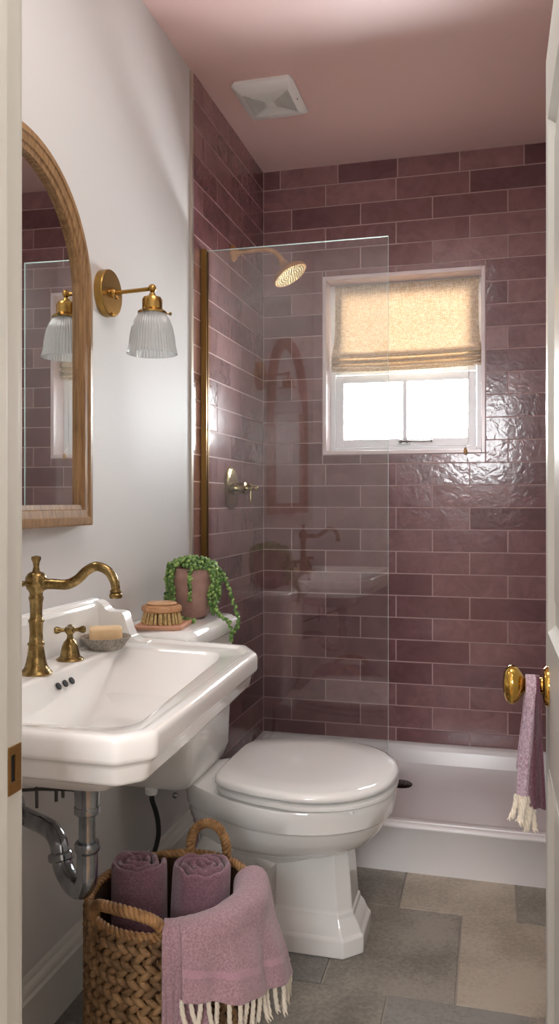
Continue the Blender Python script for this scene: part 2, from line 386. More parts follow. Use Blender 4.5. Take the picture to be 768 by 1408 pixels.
m.build('window_frame',vinyl,w1,bevel=.002)
m=MB(); fr(m,x0+.021,x1-.021,z0+.021,1.690,.034,3.424,3.45)
m.box(-.366,-.348,3.424,3.448,1.41,1.66); s1=m.build('sash',vinyl,w1,bevel=.002)
m=MB(); fr(m,x0+.021,x1-.021,1.692,z1-.021,.034,3.424,3.45); s2=m.build('sash',vinyl,w1,bevel=.002)
MB().box(x0+.05,x1-.05,3.438,3.442,z0+.05,1.662).build('pane',paneg,s1)
MB().box(x0+.05,x1-.05,3.438,3.442,1.72,2.03).build('pane',paneg,s2)
m=MB(); m.box(-.385,-.335,3.409,3.424,1.392,1.406); m.tube(cr([(-.372,3.405,1.402),(-.35,3.40,1.404),(-.30,3.398,1.402),(-.245,3.40,1.403)],5),.0038); m.ball((-.245,3.40,1.403),.0055); m.ball((-.372,3.406,1.403),.008); m.ball((-.346,3.406,1.403),.008)
m.build('latch',pbr('latch_metal',(140,138,134),.3,1),w1)
# ---- roman shade
t=thing('roman_shade','cream linen roman shade gathered halfway down the shower window','window shade',(-.355,3.40,1.69))
prof=[(3.404,2.066),(3.404,2.03),(3.404,1.95),(3.404,1.87),(3.402,1.80),(3.396,1.775),(3.386,1.757),(3.378,1.750),(3.376,1.746),(3.382,1.744),(3.392,1.752),(3.400,1.765),(3.404,1.758),(3.400,1.745),
 (3.392,1.733),(3.380,1.727),(3.374,1.723),(3.380,1.721),(3.390,1.728),(3.398,1.738),(3.402,1.732),(3.398,1.722),(3.390,1.712),(3.378,1.706),(3.374,1.702),(3.380,1.700),(3.392,1.706),(3.402,1.710),(3.402,1.70),(3.400,1.688)]
pr=cr([(0,a,b) for a,b in prof],3)
nx=40; m=MB(); vs=[];fs=[]
for i in range(nx+1):
    s=i/nx
    for p in pr:
        z=p.z; fl_=sm((1.90-z)/.17)*.012
        xa=-.650-fl_; xb=-.056+fl_
        x=lerp(xa,xb,s)
        sag=.016*sm((1.95-z)/.2)-.008*math.sin(PI*s)*sm((1.85-z)/.12)+.006*sm((1.80-z)/.05)*s
        yy=p.y+.003*math.sin(s*9)*sm((2.0-z)/.2)-.006*math.sin(PI*s)*sm((2.0-z)/.25)
        vs.append((x,yy,z+sag))
n=len(pr)
for i in range(nx):
    for j in range(n-1): fs.append((i*n+j,(i+1)*n+j,(i+1)*n+j+1,i*n+j+1))
m.add(vs,fs); o=m.build('shade_fabric',linenm,t,ang=80)
md=o.modifiers.new('s','SOLIDIFY'); md.thickness=.0012
for s in (0,1):
    m=MB(); rg=[]
    for z in (2.06,1.98,1.9,1.84,1.80,1.775):
        fl_=sm((1.90-z)/.17)*.012; xa=(-.650-fl_) if s==0 else (-.056+fl_); w=.024 if s==0 else -.024
        rg.append([(xa,3.4015,z),(xa+w,3.4015,z),(xa+w,3.4002,z),(xa,3.4002,z)])
    m.loft(rg); m.build('side_hem',linenm,t)
MB().box(-.652,-.054,3.404,3.414,2.045,2.068).build('headrail',linenm,t,bevel=.002)
m=MB(); m.tube([(-.093,3.372,1.70),(-.094,3.368,1.60),(-.0955,3.368,1.52),(-.098,3.362,1.40),(-.105,3.30,1.375)],.0014,8); m.build('pull_cord',cordm,t)
m=MB(); m.ball((-.105,3.298,1.352),.009,12,8,sc=(.85,.85,1.7)); m.build('cord_pull',beadm,t); MB().ball((-.0955,3.368,1.545),.004).build('cord_bead',cordm,t)

# ------------------------------------------------------------------ shower tray
t=thing('shower_tray','white acrylic shower tray with low front curb against the mauve tiles','shower tray',(-.25,2.93,0))
pf=[(2.530,0),(2.530,.132),(2.526,.136),(2.526,.143),(2.532,.149),(2.545,.150),(2.547,.145),(2.552,.145),(2.554,.151),(2.580,.152),(2.588,.148),(2.60,.11),(2.63,.09),(2.75,.083),(3.08,.078),(3.24,.092),(3.27,.105),(3.283,.15),(3.288,.166),(3.295,.172),(3.319,.174),(3.319,0)]
m=MB(); m.prismX(pf,TX+.002,XR-.007); 
m.prismY([(TX+.002,.08),(TX+.002,.174),(TX+.022,.172),(TX+.03,.15),(TX+.05,.08)],2.585,3.30)
m.build('basin',acry,t,ang=50)
m=MB(); T=Matrix.Translation((-.335,3.085,.0785)); m.lathe([(.0,.0),(.040,.0),(.042,.003),(.038,.0055),(.0,.0055)],T,40)
m.build('drain_cover',bronze,t)
m=MB()
for r,k in ((.012,6),(.024,10),(.033,14)):
    for i in range(k):
        a=2*PI*i/k; m.lathe([(.0022,.0),(.0022,.0008)],Matrix.Translation((-.335+r*math.cos(a),3.085+r*math.sin(a),.0838)),8)
m.build('drain_holes',darkm,t)
# glass screen
t=thing('shower_screen','frameless clear glass shower screen standing on the tray curb in a brass wall channel','glass panel',(-.63,2.564,.152))
GX=-.319
MB().box(TX+.012,GX-.0008,2.560,2.568,.154,1.990).build('glass_pane',panelg,t)
m=MB(); m.box(GX-.0008,GX,2.560,2.568,.154,1.9908); m.box(TX+.012,GX-.0008,2.560,2.568,1.990,1.9908); m.build('polished_edge',edgeg,t)
m=MB(); m.box(TX+.001,TX+.003,2.551,2.577,.153,1.995); m.box(TX+.003,TX+.021,2.551,2.5585,.153,1.995); m.box(TX+.003,TX+.021,2.5695,2.577,.153,1.995); m.build('wall_channel',chan,t,bevel=.001)

# shower head
t=thing('wall_shower','brass rain shower head on a curved arm high on the left tiled wall','shower head',(TX,2.90,2.085))
T=align((TX,2.90,2.085),(1,0,0))
MB().lathe([(.0,0),(.032,0),(.032,.004),(.026,.010),(.016,.016),(.012,.024),(.0,.024)],T,32).build('flange',copper,t)
arm=cr([(TX+.01,2.90,2.085),(-.87,2.90,2.088),(-.815,2.90,2.088),(-.785,2.90,2.078),(-.762,2.90,2.055),(-.752,2.90,2.042)],6)
m=MB(); m.tube(arm,.0095,16); m.build('arm',copper,t)
hd=Vector((.52,-.05,-.85)).normalized(); hc=Vector((-.745,2.897,2.024))
T=align(hc-hd*.012,hd)
hb_=MB().lathe([(.0,-.012),(.012,-.012),(.014,-.004),(.013,.0),(.017,.002),(.018,.010),(.024,.018),(.043,.030),(.058,.040),(.066,.046),(.068,.050),(.068,.058),(.064,.061),(.060,.059),(.0,.059)],T,48).build('spray_head',copper,t)
m=MB()
for r,k in ((.008,6),(.018,11),(.028,17),(.038,23),(.048,29),(.056,34)):
    for i in range(k):
        a=2*PI*i/k; m.lathe([(.0026,.057),(.0024,.0622),(.001,.063)],T@Matrix.Translation((r*math.cos(a),r*math.sin(a),0)),7)
m.build('nozzles',pbr('nozzle_tip',(214,198,160),.4),hb_)
m=MB(); m.lathe([(.0,.0),(.0,.0593),(.0605,.0593),(.0605,.0588)],T,40); m.build('face_plate',pbr('plate_brass',(120,96,58),.35,1),hb_)
# valve
t=thing('shower_valve','round brass shower valve with cross handle on the left tiled wall','shower valve',(TX,2.875,1.20))
V=Vector((TX,2.875,1.20)); T=align(V,(1,0,0))
MB().lathe([(.0,0),(.080,0),(.080,.004),(.074,.009),(.050,.012),(.030,.013),(.0,.013)],T,48).build('escutcheon',vbrass,t)
m=MB().lathe([(.0,.012),(.024,.012),(.025,.018),(.021,.024),(.021,.052),(.024,.054),(.024,.058),(.014,.062),(.012,.070),(.0,.072)],T,32); m.build('valve_body',vbrass,t)
m=MB(); hp=V+Vector((.078,0,0)); m.ball(hp,.011,16,10); m.tube([hp,hp+Vector((.018,0,0))],[.006,.009],12)
for d in ((0,0,-1),(0,.8,.5),(0,-.8,.5)):
    d=Vector(d).normalized(); L_=.055 if d.z<-.9 else .027
    q=[hp+d*L_*k for k in (0,.3,.6,.85,1)]; m.tube(q,[.004,.0042,.0062,.0075,.005],12)
m.ball(hp+Vector((.02,0,0)),.009,14,8); m.build('cross_handle',vbrass,t)

# ------------------------------------------------------------------ mirror
MY1=1.742
t=thing('wall_mirror','arched oak framed mirror on the white wall above the basin','mirror',(-.948,MY1,1.095))
t.rotation_euler=(0,0,math.radians(1.6))
cy,cz,R=1.447,1.617,.295
def arch(inset,x,n=40):
    r=R-inset; pts=[(x,cy-r,1.095+inset),(x,cy+r,1.095+inset)]
    for i in range(n+1):
        a=PI*i/n; pts.append((x,cy+r*math.cos(a),cz+r*math.sin(a)))
    return pts
m=MB(); m.loft([arch(0,-.948),arch(0,-.918),arch(.004,-.914),arch(.018,-.912),arch(.020,-.915),arch(.036,-.917),arch(.038,-.921),arch(.048,-.923),arch(.048,-.934),arch(.048,-.948)],loop=True)
m.build('frame',oak,t,ang=30)
m=MB(); m.add(arch(.047,-.9335),[tuple(range(43))]); m.add(arch(.047,-.9355),[tuple(range(43))[::-1]]); m.build('mirror_glass',mirm,t,fixn=False)
MB().loft([arch(.010,-.9475),arch(.010,-.937)]).build('backing_board',pbr('backing',(90,76,60),.8),t)

# ------------------------------------------------------------------ sconce
t=thing('wall_sconce','satin brass wall sconce with ribbed glass bell shade beside the arched mirror','wall lamp',(XL,1.87,1.68))
S=Vector((XL,1.87,1.677)); T=align(S,(1,0,0))
MB().lathe([(.0,0),(.059,0),(.059,.019),(.057,.021),(.0,.021)],T,56).build('back_plate',satin,t)
m=MB(); m.lathe([(.0,.02),(.012,.02),(.012,.026),(.0085,.032),(.0,.033)],T,24)
for y,z in ((-.022,-.002),(.024,-.006),(0,-.052)): m.ball(S+Vector((.023,y,z)),.004,10,6)
m.tube([S+Vector((.03,0,0)),S+Vector((.125,0,.004))],.0052,14); m.ball(S+Vector((.13,0,.005)),.0105,16,10)
m.build('arm',satin,t)
sc=S+Vector((.13,0,0)); T=Matrix.Translation(sc)
m=MB(); m.lathe([(.0,-.004),(.006,-.006),(.010,-.014),(.022,-.018),(.025,-.024),(.025,-.046),(.030,-.050),(.036,-.054),(.036,-.058),(.0,-.058)],T,36)
m.build('socket_cup',satin,t)
for a in (.5,.5+2*PI/3,.5+4*PI/3):
    m=MB()
    d=Vector((math.cos(a),math.sin(a),0)); p=sc+Vector((0,0,-.056)); m.tube([p+d*.030,p+d*.043],.002,8); m.ball(p+d*.045,.0045,10,6); m.build('thumb_screw',brass,t)
m=MB(); out=[(.028,-.054),(.034,-.060),(.043,-.074),(.050,-.092),(.0545,-.115),(.057,-.138),(.061,-.155),(.062,-.159)]
inn=[(r-.0025,z) for r,z in out[::-1]]
m.lathe(out+inn,T,288,cap0=False,cap1=False,rib=.022,nr=48)
m.build('glass_shade',ribg,t,ang=60)

# ------------------------------------------------------------------ exhaust fan
t=thing('exhaust_fan','square white exhaust fan grille in the pink ceiling','ceiling vent',(-.743,2.70,2.52))
def rr(cx,cy_,hx,hy,r,z,n=6):
    out=[]
    for qx,qy,a0 in ((1,1,0),(-1,1,90),(-1,-1,180),(1,-1,270)):
        for i in range(n+1):
            a=math.radians(a0+90*i/n); out.append((cx+qx*(hx-r)+r*math.cos(a),cy_+qy*(hy-r)+r*math.sin(a),z))
    return out
fx,fy=-.743,2.702
m=MB(); m.loft([rr(fx,fy,.100,.122,.012,2.556),rr(fx,fy,.100,.122,.012,2.549),rr(fx,fy,.106,.127,.014,2.547),rr(fx,fy,.106,.127,.014,2.541),rr(fx,fy,.098,.118,.012,2.534),rr(fx,fy,.082,.082,.004,2.527),rr(fx,fy,.080,.080,.004,2.527),rr(fx,fy,.080,.080,.004,2.531)])
m.build('cover',plas,t,ang=30)
m=MB()
for k in range(11):
    h=.0785-k*.0058; 
    if h<.016: break
    w=.0028; z0,z1=2.5255,2.531
    m.loft([rr(fx,fy,h,h,.002,z0,2),rr(fx,fy,h-w,h-w,.002,z0,2),rr(fx,fy,h-w,h-w,.002,z1,2),rr(fx,fy,h,h,.002,z1,2)],loop=True)
m.box(fx-.079,fx+.079,fy-.079,fy+.079,2.5305,2.532,1); m.box(fx-.016,fx+.016,fy-.016,fy+.016,2.525,2.531); m.build('grille',[plas,pbr('grille_gap_shade',(84,84,80),.8)],t,ang=30)  # dark backing plate colours in the shade between the slats
MB().box(fx+.088,fx+.096,fy-.006,fy+.006,2.532,2.5345).build('sensor_lens',pbr('lens_grey',(110,110,112),.3),t)

# ------------------------------------------------------------------ sink
t=thing('wash_basin','white porcelain wall-hung basin with backsplash and chamfered corners','sink',(-.70,1.41,.745))
def ringpoly(pts,z,k=8):
    out=[]; n=len(pts)
    for i in range(n):
        a=Vector((pts[i][0],pts[i][1],z)); b=Vector((pts[(i+1)%n][0],pts[(i+1)%n][1],z))
        for j in range(k): out.append(a.lerp(b,j/k))
    return out
O_=[(-.948,1.034),(-.508,1.032),(-.466,1.078),(-.496,1.700),(-.545,1.785),(-.948,1.852)]
I_=[(-.836,1.085),(-.548,1.102),(-.520,1.138),(-.572,1.672),(-.602,1.713),(-.836,1.735)]
B_=[(-.80,1.20),(-.645,1.21),(-.63,1.23),(-.635,1.51),(-.65,1.53),(-.80,1.54)]
def mixp(a,b,f): return [(lerp(p[0],q[0],f),lerp(p[1],q[1],f)) for p,q in zip(a,b)]
def insetb(p,d):   # true offset, wall edge kept
    n=len(p); out=[]
    lines=[]
    for i in range(n):
        a,b=Vector(p[i]),Vector(p[(i+1)%n]); t_=(b-a).normalized(); nn=Vector((-t_.y,t_.x)); dd=0 if i==n-1 else d
        lines.append((a+nn*dd,t_))
    for i in range(n):
        (a,ta),(b,tb)=lines[i-1],lines[i]; den=ta.x*tb.y-ta.y*tb.x; k=((b.x-a.x)*tb.y-(b.y-a.y)*tb.x)/den; q=a+ta*k; out.append((q.x,q.y))
    return out
def ringf(p,z,r):
    n=len(p); out=[]
    for i in range(n):
        a,b,c=Vector(p[i-1]),Vector(p[i]),Vector(p[(i+1)%n]); ra=min(r,(a-b).length*.45); rc=min(r,(c-b).length*.45)
        q0=b+(a-b).normalized()*ra; q1=b+(c-b).normalized()*rc
        for j in range(8):
            t_=j/7; q=q0*(1-t_)**2+b*2*t_*(1-t_)+q1*t_*t_; out.append((q.x,q.y,z))
    return out
U_=[(-.90,1.20),(-.63,1.20),(-.59,1.24),(-.59,1.56),(-.63,1.60),(-.90,1.60)]
D_=[(-.75,1.255),(-.655,1.255),(-.645,1.265),(-.645,1.345),(-.655,1.355),(-.75,1.355)]
O=lambda d: insetb(O_,d)
rings=[ringf(D_,.656,.03),ringf(mixp(D_,U_,.45),.664,.05),ringf(mixp(D_,U_,.85),.70,.06),ringf(U_,.735,.06),ringf(O(.045),.741,.010),ringf(O(.026),.743,.010),ringf(O(.020),.746,.010),ringf(O(.017),.751,.010),ringf(O(.013),.770,.010),ringf(O(.011),.776,.010),
 ringf(O(.005),.779,.010),ringf(O(.001),.783,.010),ringf(O_,.788,.010),ringf(O_,.809,.010),ringf(O(.001),.814,.010),ringf(O(.003),.818,.010),ringf(O(.007),.8205,.010),ringf(O(.012),.821,.010),ringf(O(.020),.821,.010),ringf(O(.024),.820,.010),ringf(O(.0275),.817,.010),ringf(O(.031),.8155,.010),ringf(O(.036),.815,.010),
 ringf(mixp(I_,O(.036),.10),.814,.03),ringf(mixp(I_,O(.036),.03),.813,.03),ringf(I_,.810,.03),ringf(mixp(I_,B_,.03),.806,.03),ringf(mixp(I_,B_,.08),.799,.03),ringf(mixp(I_,B_,.3),.772,.035),ringf(mixp(I_,B_,.60),.736,.04),ringf(mixp(I_,B_,.82),.712,.045),ringf(mixp(I_,B_,.93),.703,.05),ringf(B_,.699,.05),ringf([(lerp(a,-.70,.4),lerp(b,1.33,.4)) for a,b in B_],.694,.04)]
m=MB(); m.loft(rings); body=m.build('basin_body',porc,t,ang=75)
# backsplash + far return
m=MB(); m.prismY([(-.949,.81),(-.949,.913),(-.944,.916),(-.932,.914),(-.928,.908),(-.922,.906),(-.919,.901),(-.917,.90),(-.915,.813),(-.914,.81)],1.034,1.80)
ret=[(-.93,.812),(-.93,.912),(-.917,.910),(-.906,.903),(-.898,.892),(-.888,.888),(-.865,.888),(-.856,.886),(-.850,.880),(-.838,.845),(-.830,.830),(-.815,.821),(-.79,.818),(-.79,.812)]
m.prismY(ret,1.772,1.808)
o=m.build('backsplash',porc,t,ang=30,bevel=.004,seg=3)
m=MB()
for i,(x,y,z) in enumerate(((-.8255,1.430,.787),(-.8255,1.456,.787),(-.8255,1.482,.787))):
    m.lathe([(.0,-.001),(.0075,-.001),(.0075,.0012),(.006,.0013),(.0,.0013)],align((x+.0,y,z),(.80,0,.5)),16)
m.build('overflow_holes',darkm,t)
# soap shelf etc. faucet
t=thing('faucet','aged brass swan-neck basin faucet with two cross handles','faucet',(-.865,1.41,.814))
F=Vector((-.863,1.41,.813)); T=Matrix.Translation(F)
m=MB(); m.lathe([(.0,0),(.030,0),(.031,.003),(.029,.006),(.027,.007),(.026,.010),(.023,.013),(.020,.022),(.0165,.040),(.0145,.054),(.0145,.056),(.0165,.058),(.0165,.061),(.0135,.064),(.0125,.080),(.0135,.100),(.0155,.1035),(.0155,.106),(.0125,.109),(.0115,.120),(.0125,.140),(.0145,.148),(.0145,.151),(.0125,.154),(.013,.160),(.0185,.168),(.0215,.180),(.0205,.190),(.015,.198),(.0075,.201),(.0055,.210),(.0065,.218),(.0095,.225),(.009,.230),(.0,.232)],T,36); m.build('column',brass,t,ang=50)
sp=[(-.845,1.41,.990),(-.825,1.41,.990),(-.797,1.412,.990),(-.775,1.413,1.000),(-.756,1.414,1.017),(-.735,1.415,1.026),(-.712,1.416,1.017),(-.699,1.416,.998),(-.696,1.416,.980)]
p=cr(sp,6); k=len(p); m=MB(); m.tube(p,[lerp(.0105,.0085,i/k)+(.002 if i<2 else 0) for i in range(k)],18)
m.lathe([(.0,0),(.0115,0),(.0125,.003),(.0125,.007),(.0100,.010),(.0115,.012),(.0100,.016),(.0,.016)],Matrix.Translation((-.696,1.416,.966)),24); m.build('spout',brass,t)
def cross(y,a0):
    h=Matrix.Translation((-.868,y,.813)); m=MB()
    m.lathe([(.0,0),(.028,0),(.029,.003),(.026,.006),(.0215,.009),(.020,.015),(.017,.030),(.013,.040),(.009,.044),(.0065,.048),(.0065,.056),(.009,.058),(.012,.062),(.012,.068),(.010,.071),(.0,.072)],h,30)
    c=Vector((-.868,y,.878))
    for i in range(4):
        a=a0+PI/2*i; d=Vector((math.cos(a),math.sin(a),0)); m.tube([c+d*q for q in (.006,.012,.018,.024,.029,.033)],[.0045,.004,.0045,.0075,.008,.005],12)
    return m
cross(1.550,.5).build('cross_handle',brass,t); cross(1.285,.35).build('cross_handle',brass,t)
m=MB(); m.tube([(-.863,1.395,.992),(-.865,1.378,.993),(-.866,1.36,.994),(-.867,1.345,.994)],[.005,.0045,.0065,.008],12); m.build('diverter_lever',brass,t)
# soap dish + soap
D=Vector((-.857,1.692,.8135)); m=MB()
m.lathe([(.0,0),(.036,0),(.040,.004),(.050,.018),(.057,.026),(.057,.029),(.054,.029),(.046,.020),(.036,.009),(.0,.008)],Matrix.Translation(D),40)
tag(m.build('soap_dish',stone,ang=50),'speckled grey stone soap dish on the basin ledge','dish')
m=MB(); T=Matrix.Translation(D+Vector((0,0,.0235)))@Matrix.Rotation(math.radians(28),4,'Z'); m.box(-.037,.037,-.026,.026,-.0145,.027,0,T)
o=m.build('soap_bar',soapm,bevel=.006,seg=4); tag(o,'cream rectangular bar of soap in the stone dish','soap')

# drain trap
t=thing('drain_trap','chrome bottle-neck P-trap pipe below the basin','drain pipe',(-.694,1.30,.45))
A=Vector((-.694,1.30,0)); W=Vector((-.948,1.474,.474)); dr=(Vector((W.x,W.y,0))-A)
def q_(f,z): return Vector((A.x+dr.x*f,A.y+dr.y*f,z))
T=Matrix.Translation(A)
m=MB(); m.lathe([(.0,.662),(.024,.662),(.0235,.652),(.0215,.612),(.0,.610)],T,32); m.build('tailpiece',chrome,t)
m=MB(); m.lathe([(.0,.612),(.0225,.612),(.023,.608),(.023,.600),(.021,.598),(.0,.598)],T,32); m.build('collar',chrome,t)
m=MB(); m.tube([q_(0,.60),q_(0,.54)],.0150,20)
m.build('tube',chrome,t)
m=MB(); m.lathe([(.0,.548),(.0205,.548),(.0225,.544),(.0225,.536),(.021,.532),(.019,.530),(.0,.530)],T,32); m.build('slip_nut',chrome,t)
ub=cr([q_(0,.54),q_(0,.50),q_(0.01,.478),q_(.06,.459),(q_(.15,.452)),q_(.25,.460),q_(.31,.474),q_(.335,.490)],7)
m=MB(); m.tube(ub,.0185,20); m.build('u_bend',chrome,t)
m=MB(); m.lathe([(.0,-.008),(.021,-.008),(.0235,-.005),(.0235,.005),(.021,.008),(.0,.008)],align(q_(.337,.488),(q_(.36,.52)-q_(.33,.49))),32); m.build('slip_nut',chrome,t)
el=cr([q_(.335,.488),q_(.36,.508),q_(.43,.522),q_(.55,.524),q_(.75,.518),q_(.99,.512)],7)
m=MB(); m.tube(el,.0175,20); m.build('wall_elbow',chrome,t)
m=MB(); m.lathe([(.0,0.001),(.040,.001),(.040,.004),(.030,.010),(.020,.012),(.0,.012)],align(Vector((XL,W.y-.01,.512)),(1,0,0)),36); m.build('wall_flange',chrome,t)
# pop-up linkage
m=MB(); lz=.642
def lk(f,z): return q_(f,z)
m.tube([lk(.08,.632),lk(.25,.620),lk(.62,.590),lk(.95,.560)],.0035,10)
m.ball(lk(.10,.632),.009,12,8); m.tube([lk(.075,.632),lk(.14,.631)],.007,12)
for f,za,zb in ((.31,.650,.600),(.40,.650,.585),(.68,.645,.548)): m.tube([lk(f,za),lk(f,zb)],.0032,10)
m.build('pop_up_linkage',steel,t)

# ------------------------------------------------------------------ toilet
TC=2.115
t=thing('toilet','white porcelain two-piece toilet with closed lid beside the basin','toilet',(-.58,TC,0))
import bisect
def wid(x,tab):
    xs=[a for a,b in tab]
    if x<=xs[0]: return tab[0][1]
    if x>=xs[-1]: return tab[-1][1]
    i=bisect.bisect(xs,x)-1; a,b=tab[i],tab[i+1]; u=(x-a[0])/(b[0]-a[0])
    # catmull
    p0=tab[max(i-1,0)][1]; p3=tab[min(i+2,len(tab)-1)][1]
    return .5*(2*a[1]+(b[1]-p0)*u+(2*p0-5*a[1]+4*b[1]-p3)*u*u+(3*a[1]-p0-3*b[1]+p3)*u**3)
def egg(xb,xf,hw,z,wb=.5,n=56,cxf=.46,e=2.0,cyy=TC,eb=3.2):
    """closed outline: back flat-ish half, front ellipse. widest at cx"""
    out=[]; cx=lerp(xf,xb,cxf)
    for i in range(n):
        a=2*PI*i/n; c_,s_=math.cos(a),math.sin(a)
        if c_>=0: x=cx+(xf-cx)*abs(c_)**(2/2.15); y=hw*math.copysign(abs(s_)**(2/2.15),s_)
        else:
            k=wb; ee=eb
            x=cx-(cx-xb)*abs(c_)**(2/ee)
            u=(cx-x)/(cx-xb) 
            y=hw*math.copysign(abs(s_)**(2/ee),s_)*(1-(1-k)*sm(u))
        out.append((x,cyy+y,z))
    return out
rg=[egg(-.80,-.50,.075,0,.95),egg(-.80,-.49,.072,.03,.95),egg(-.79,-.46,.068,.12,.95),egg(-.78,-.42,.075,.20,.9),egg(-.775,-.375,.105,.240,.85),egg(-.775,-.335,.150,.258,.75),egg(-.78,-.295,.190,.285,.70),egg(-.79,-.272,.212,.315,.66),egg(-.80,-.260,.222,.340,.64),
    egg(-.803,-.256,.224,.346,.64),egg(-.806,-.250,.230,.350,.63),egg(-.81,-.245,.233,.385,.60),egg(-.81,-.244,.234,.398,.60),egg(-.809,-.247,.231,.404,.60),egg(-.80,-.262,.215,.405,.60)]
m=MB(); m.loft(rg); 
bowl=m.build('bowl',porc,t,ang=50)
# trapway bulge both sides
m=MB()
for sg in (-1,1):
    pth=cr([(-.56,TC+sg*.05,.20),(-.63,TC+sg*.062,.27),(-.70,TC+sg*.066,.25),(-.735,TC+sg*.066,.17),(-.70,TC+sg*.062,.09),(-.62,TC+sg*.055,.05)],6)
    m.tube(pth,[.035+.012*math.sin(PI*i/(len(pth)-1)) for i in range(len(pth))],16)
m.build('trapway',porc,t)
# pedestal: chamfered square column with moulded foot
def oct_(x0,x1,hy,ch,z): return [(x0,TC-hy,z),(x1-ch,TC-hy,z),(x1,TC-hy+ch,z),(x1,TC+hy-ch,z),(x1-ch,TC+hy,z),(x0,TC+hy,z)]
pr_=[(0,-.318,.112,.045),(.045,-.318,.112,.045),(.052,-.324,.106,.044),(.060,-.328,.104,.042),(.078,-.336,.098,.038),(.088,-.344,.092,.035),(.098,-.346,.090,.034),(.104,-.350,.086,.033),(.16,-.354,.083,.033),(.27,-.362,.080,.033)]
m=MB(); m.loft([oct_(-.555 - (.112-hy)*-.3,xf,hy,ch,z) for z,xf,hy,ch in pr_]); m.build('pedestal',porc,t,ang=20,bevel=.004,seg=3)
m=MB(); m.prismZ([(-.80,TC-.088),(-.54,TC-.094),(-.54,TC+.094),(-.80,TC+.088)],0,.03); m.build('foot',porc,t,bevel=.008,seg=3)
# seat + lid
def seatring(xb,xf,hw,z): return egg(xb,xf,hw,z,.80,96,.50,eb=6)
sz=.406
m=MB(); m.loft([seatring(-.67,-.262,.215,sz-.002),seatring(-.672,-.258,.218,sz+.004),seatring(-.690,-.243,.234,sz+.0045),seatring(-.694,-.239,.238,sz+.006),seatring(-.694,-.239,.238,sz+.013),seatring(-.690,-.243,.234,sz+.016),seatring(-.67,-.26,.215,sz+.0165)]); m.build('seat',porc,t,ang=50)
zz_=sz+.0245
m=MB(); m.loft([seatring(-.67,-.262,.215,zz_-.006),seatring(-.672,-.260,.217,zz_-.001),seatring(-.690,-.243,.236,zz_),seatring(-.698,-.238,.241,zz_+.003),seatring(-.698,-.238,.241,zz_+.012),seatring(-.694,-.243,.236,zz_+.018),seatring(-.685,-.256,.225,zz_+.022),seatring(-.63,-.33,.16,zz_+.0245),seatring(-.55,-.42,.07,zz_+.0255)]); m.build('lid',porc,t,ang=60)
for sg in (-1,1):
    m=MB(); m.box(-.715,-.688,TC+sg*.075-.022,TC+sg*.075+.022,sz-.002,sz+.022); m.build('hinge',porc,t,bevel=.004)
# small bumper under seat tip
MB().box(-.33,-.322,TC-.205,TC-.198,sz-.001,sz+.004).build('bumper',porc,t)
# tank
def tk(x1,y0,y1,z,r=.03):
    o=[(-.946,y0,z)]
    for cx_,cy_,a0 in ((x1-r,y0+r,-90),(x1-r,y1-r,0)):
        for i in range(7):
            a=math.radians(a0+90*i/6); o.append((cx_+r*math.cos(a),cy_+r*math.sin(a),z))
    return o+[(-.946,y1,z)]
m=MB(); m.loft([tk(-.765,1.955,2.245,.404,.04),tk(-.755,1.94,2.262,.42,.04),tk(-.745,1.93,2.268,.45),tk(-.738,1.925,2.272,.62),tk(-.735,1.922,2.275,.775)]); m.build('tank',porc,t,ang=40)
m=MB(); m.loft([tk(-.730,1.915,2.280,.774),tk(-.724,1.908,2.286,.777),tk(-.721,1.904,2.289,.782),tk(-.721,1.904,2.289,.806),tk(-.724,1.906,2.287,.812),tk(-.733,1.912,2.281,.816),tk(-.736,1.915,2.278,.820),tk(-.745,1.922,2.27,.822)]); m.build('tank_lid',porc,t,ang=40)
m=MB(); m.ball((-.80,TC-.145,.385),.008,12,8); m.build('bolt_cap',chrome,t)
# supply hose
t=thing('supply_hose','black braided water supply hose hanging below the toilet tank','hose',(-.86,1.96,.2))
hp=cr([(-.86,1.957,.402),(-.858,1.955,.375),(-.853,1.968,.34),(-.850,1.978,.30),(-.852,1.978,.26),(-.865,1.962,.21),(-.895,1.948,.18),(-.925,1.945,.175)],7)
MB().tube(hp,.0065,12).build('hose',rubber,t)
m=MB(); m.lathe([(.0,.388),(.015,.388),(.017,.392),(.017,.403),(.013,.4035),(.0,.4035)],Matrix.Translation((-.86,1.957,0)),12); m.build('coupling_nut',plas,t)
m=MB(); m.lathe([(.0,0),(.022,0),(.02,.006),(.009,.008),(.009,.026),(.0,.028)],align((XL,1.945,.175),(1,0,0)),20); m.ball((-.922,1.945,.175),.013,14,8); m.build('stop_valve',chrome,t)

# ------------------------------------------------------------------ things on tank lid
LZ=.8222
m=MB(); Tb=Matrix.Translation((-.838,1.992,LZ))@Matrix.Rotation(math.radians(8),4,'Z')
m.loft([rr(0,0,.062,.080,.02,0),rr(0,0,.064,.082,.02,.003),rr(0,0,.064,.082,.02,.009),rr(0,0,.062,.080,.018,.0105),rr(0,0,.056,.074,.016,.0105),rr(0,0,.054,.072,.016,.008)],T=Tb)
tag(m.build('wooden_tray',boardm,ang=40),'small pink-toned wooden tray under the brush on the toilet tank','tray')
t=thing('nail_brush','round wooden scrubbing brush with pale bristles on the small tray','brush',(-.843,1.985,LZ+.009))
Tb=Matrix.Translation((-.843,1.985,LZ+.0085))
m=MB(); m.lathe([(.0,.030),(.048,.030),(.053,.033),(.054,.042),(.051,.047),(.043,.049),(.041,.047),(.0,.047)],Tb,48,sy=.85); h=m.build('handle',beech,t)
m=MB(); m.lathe([(.0,.0485),(.036,.0485),(.040,.050),(.041,.053),(.037,.056),(.0,.057)],Tb,48,sy=.85); m.build('top_disc',pbr('pale_beech',(222,182,144),.45,var=(208,164,122),vscale=20,vstretch=(1,6,1)),h)
m=MB()
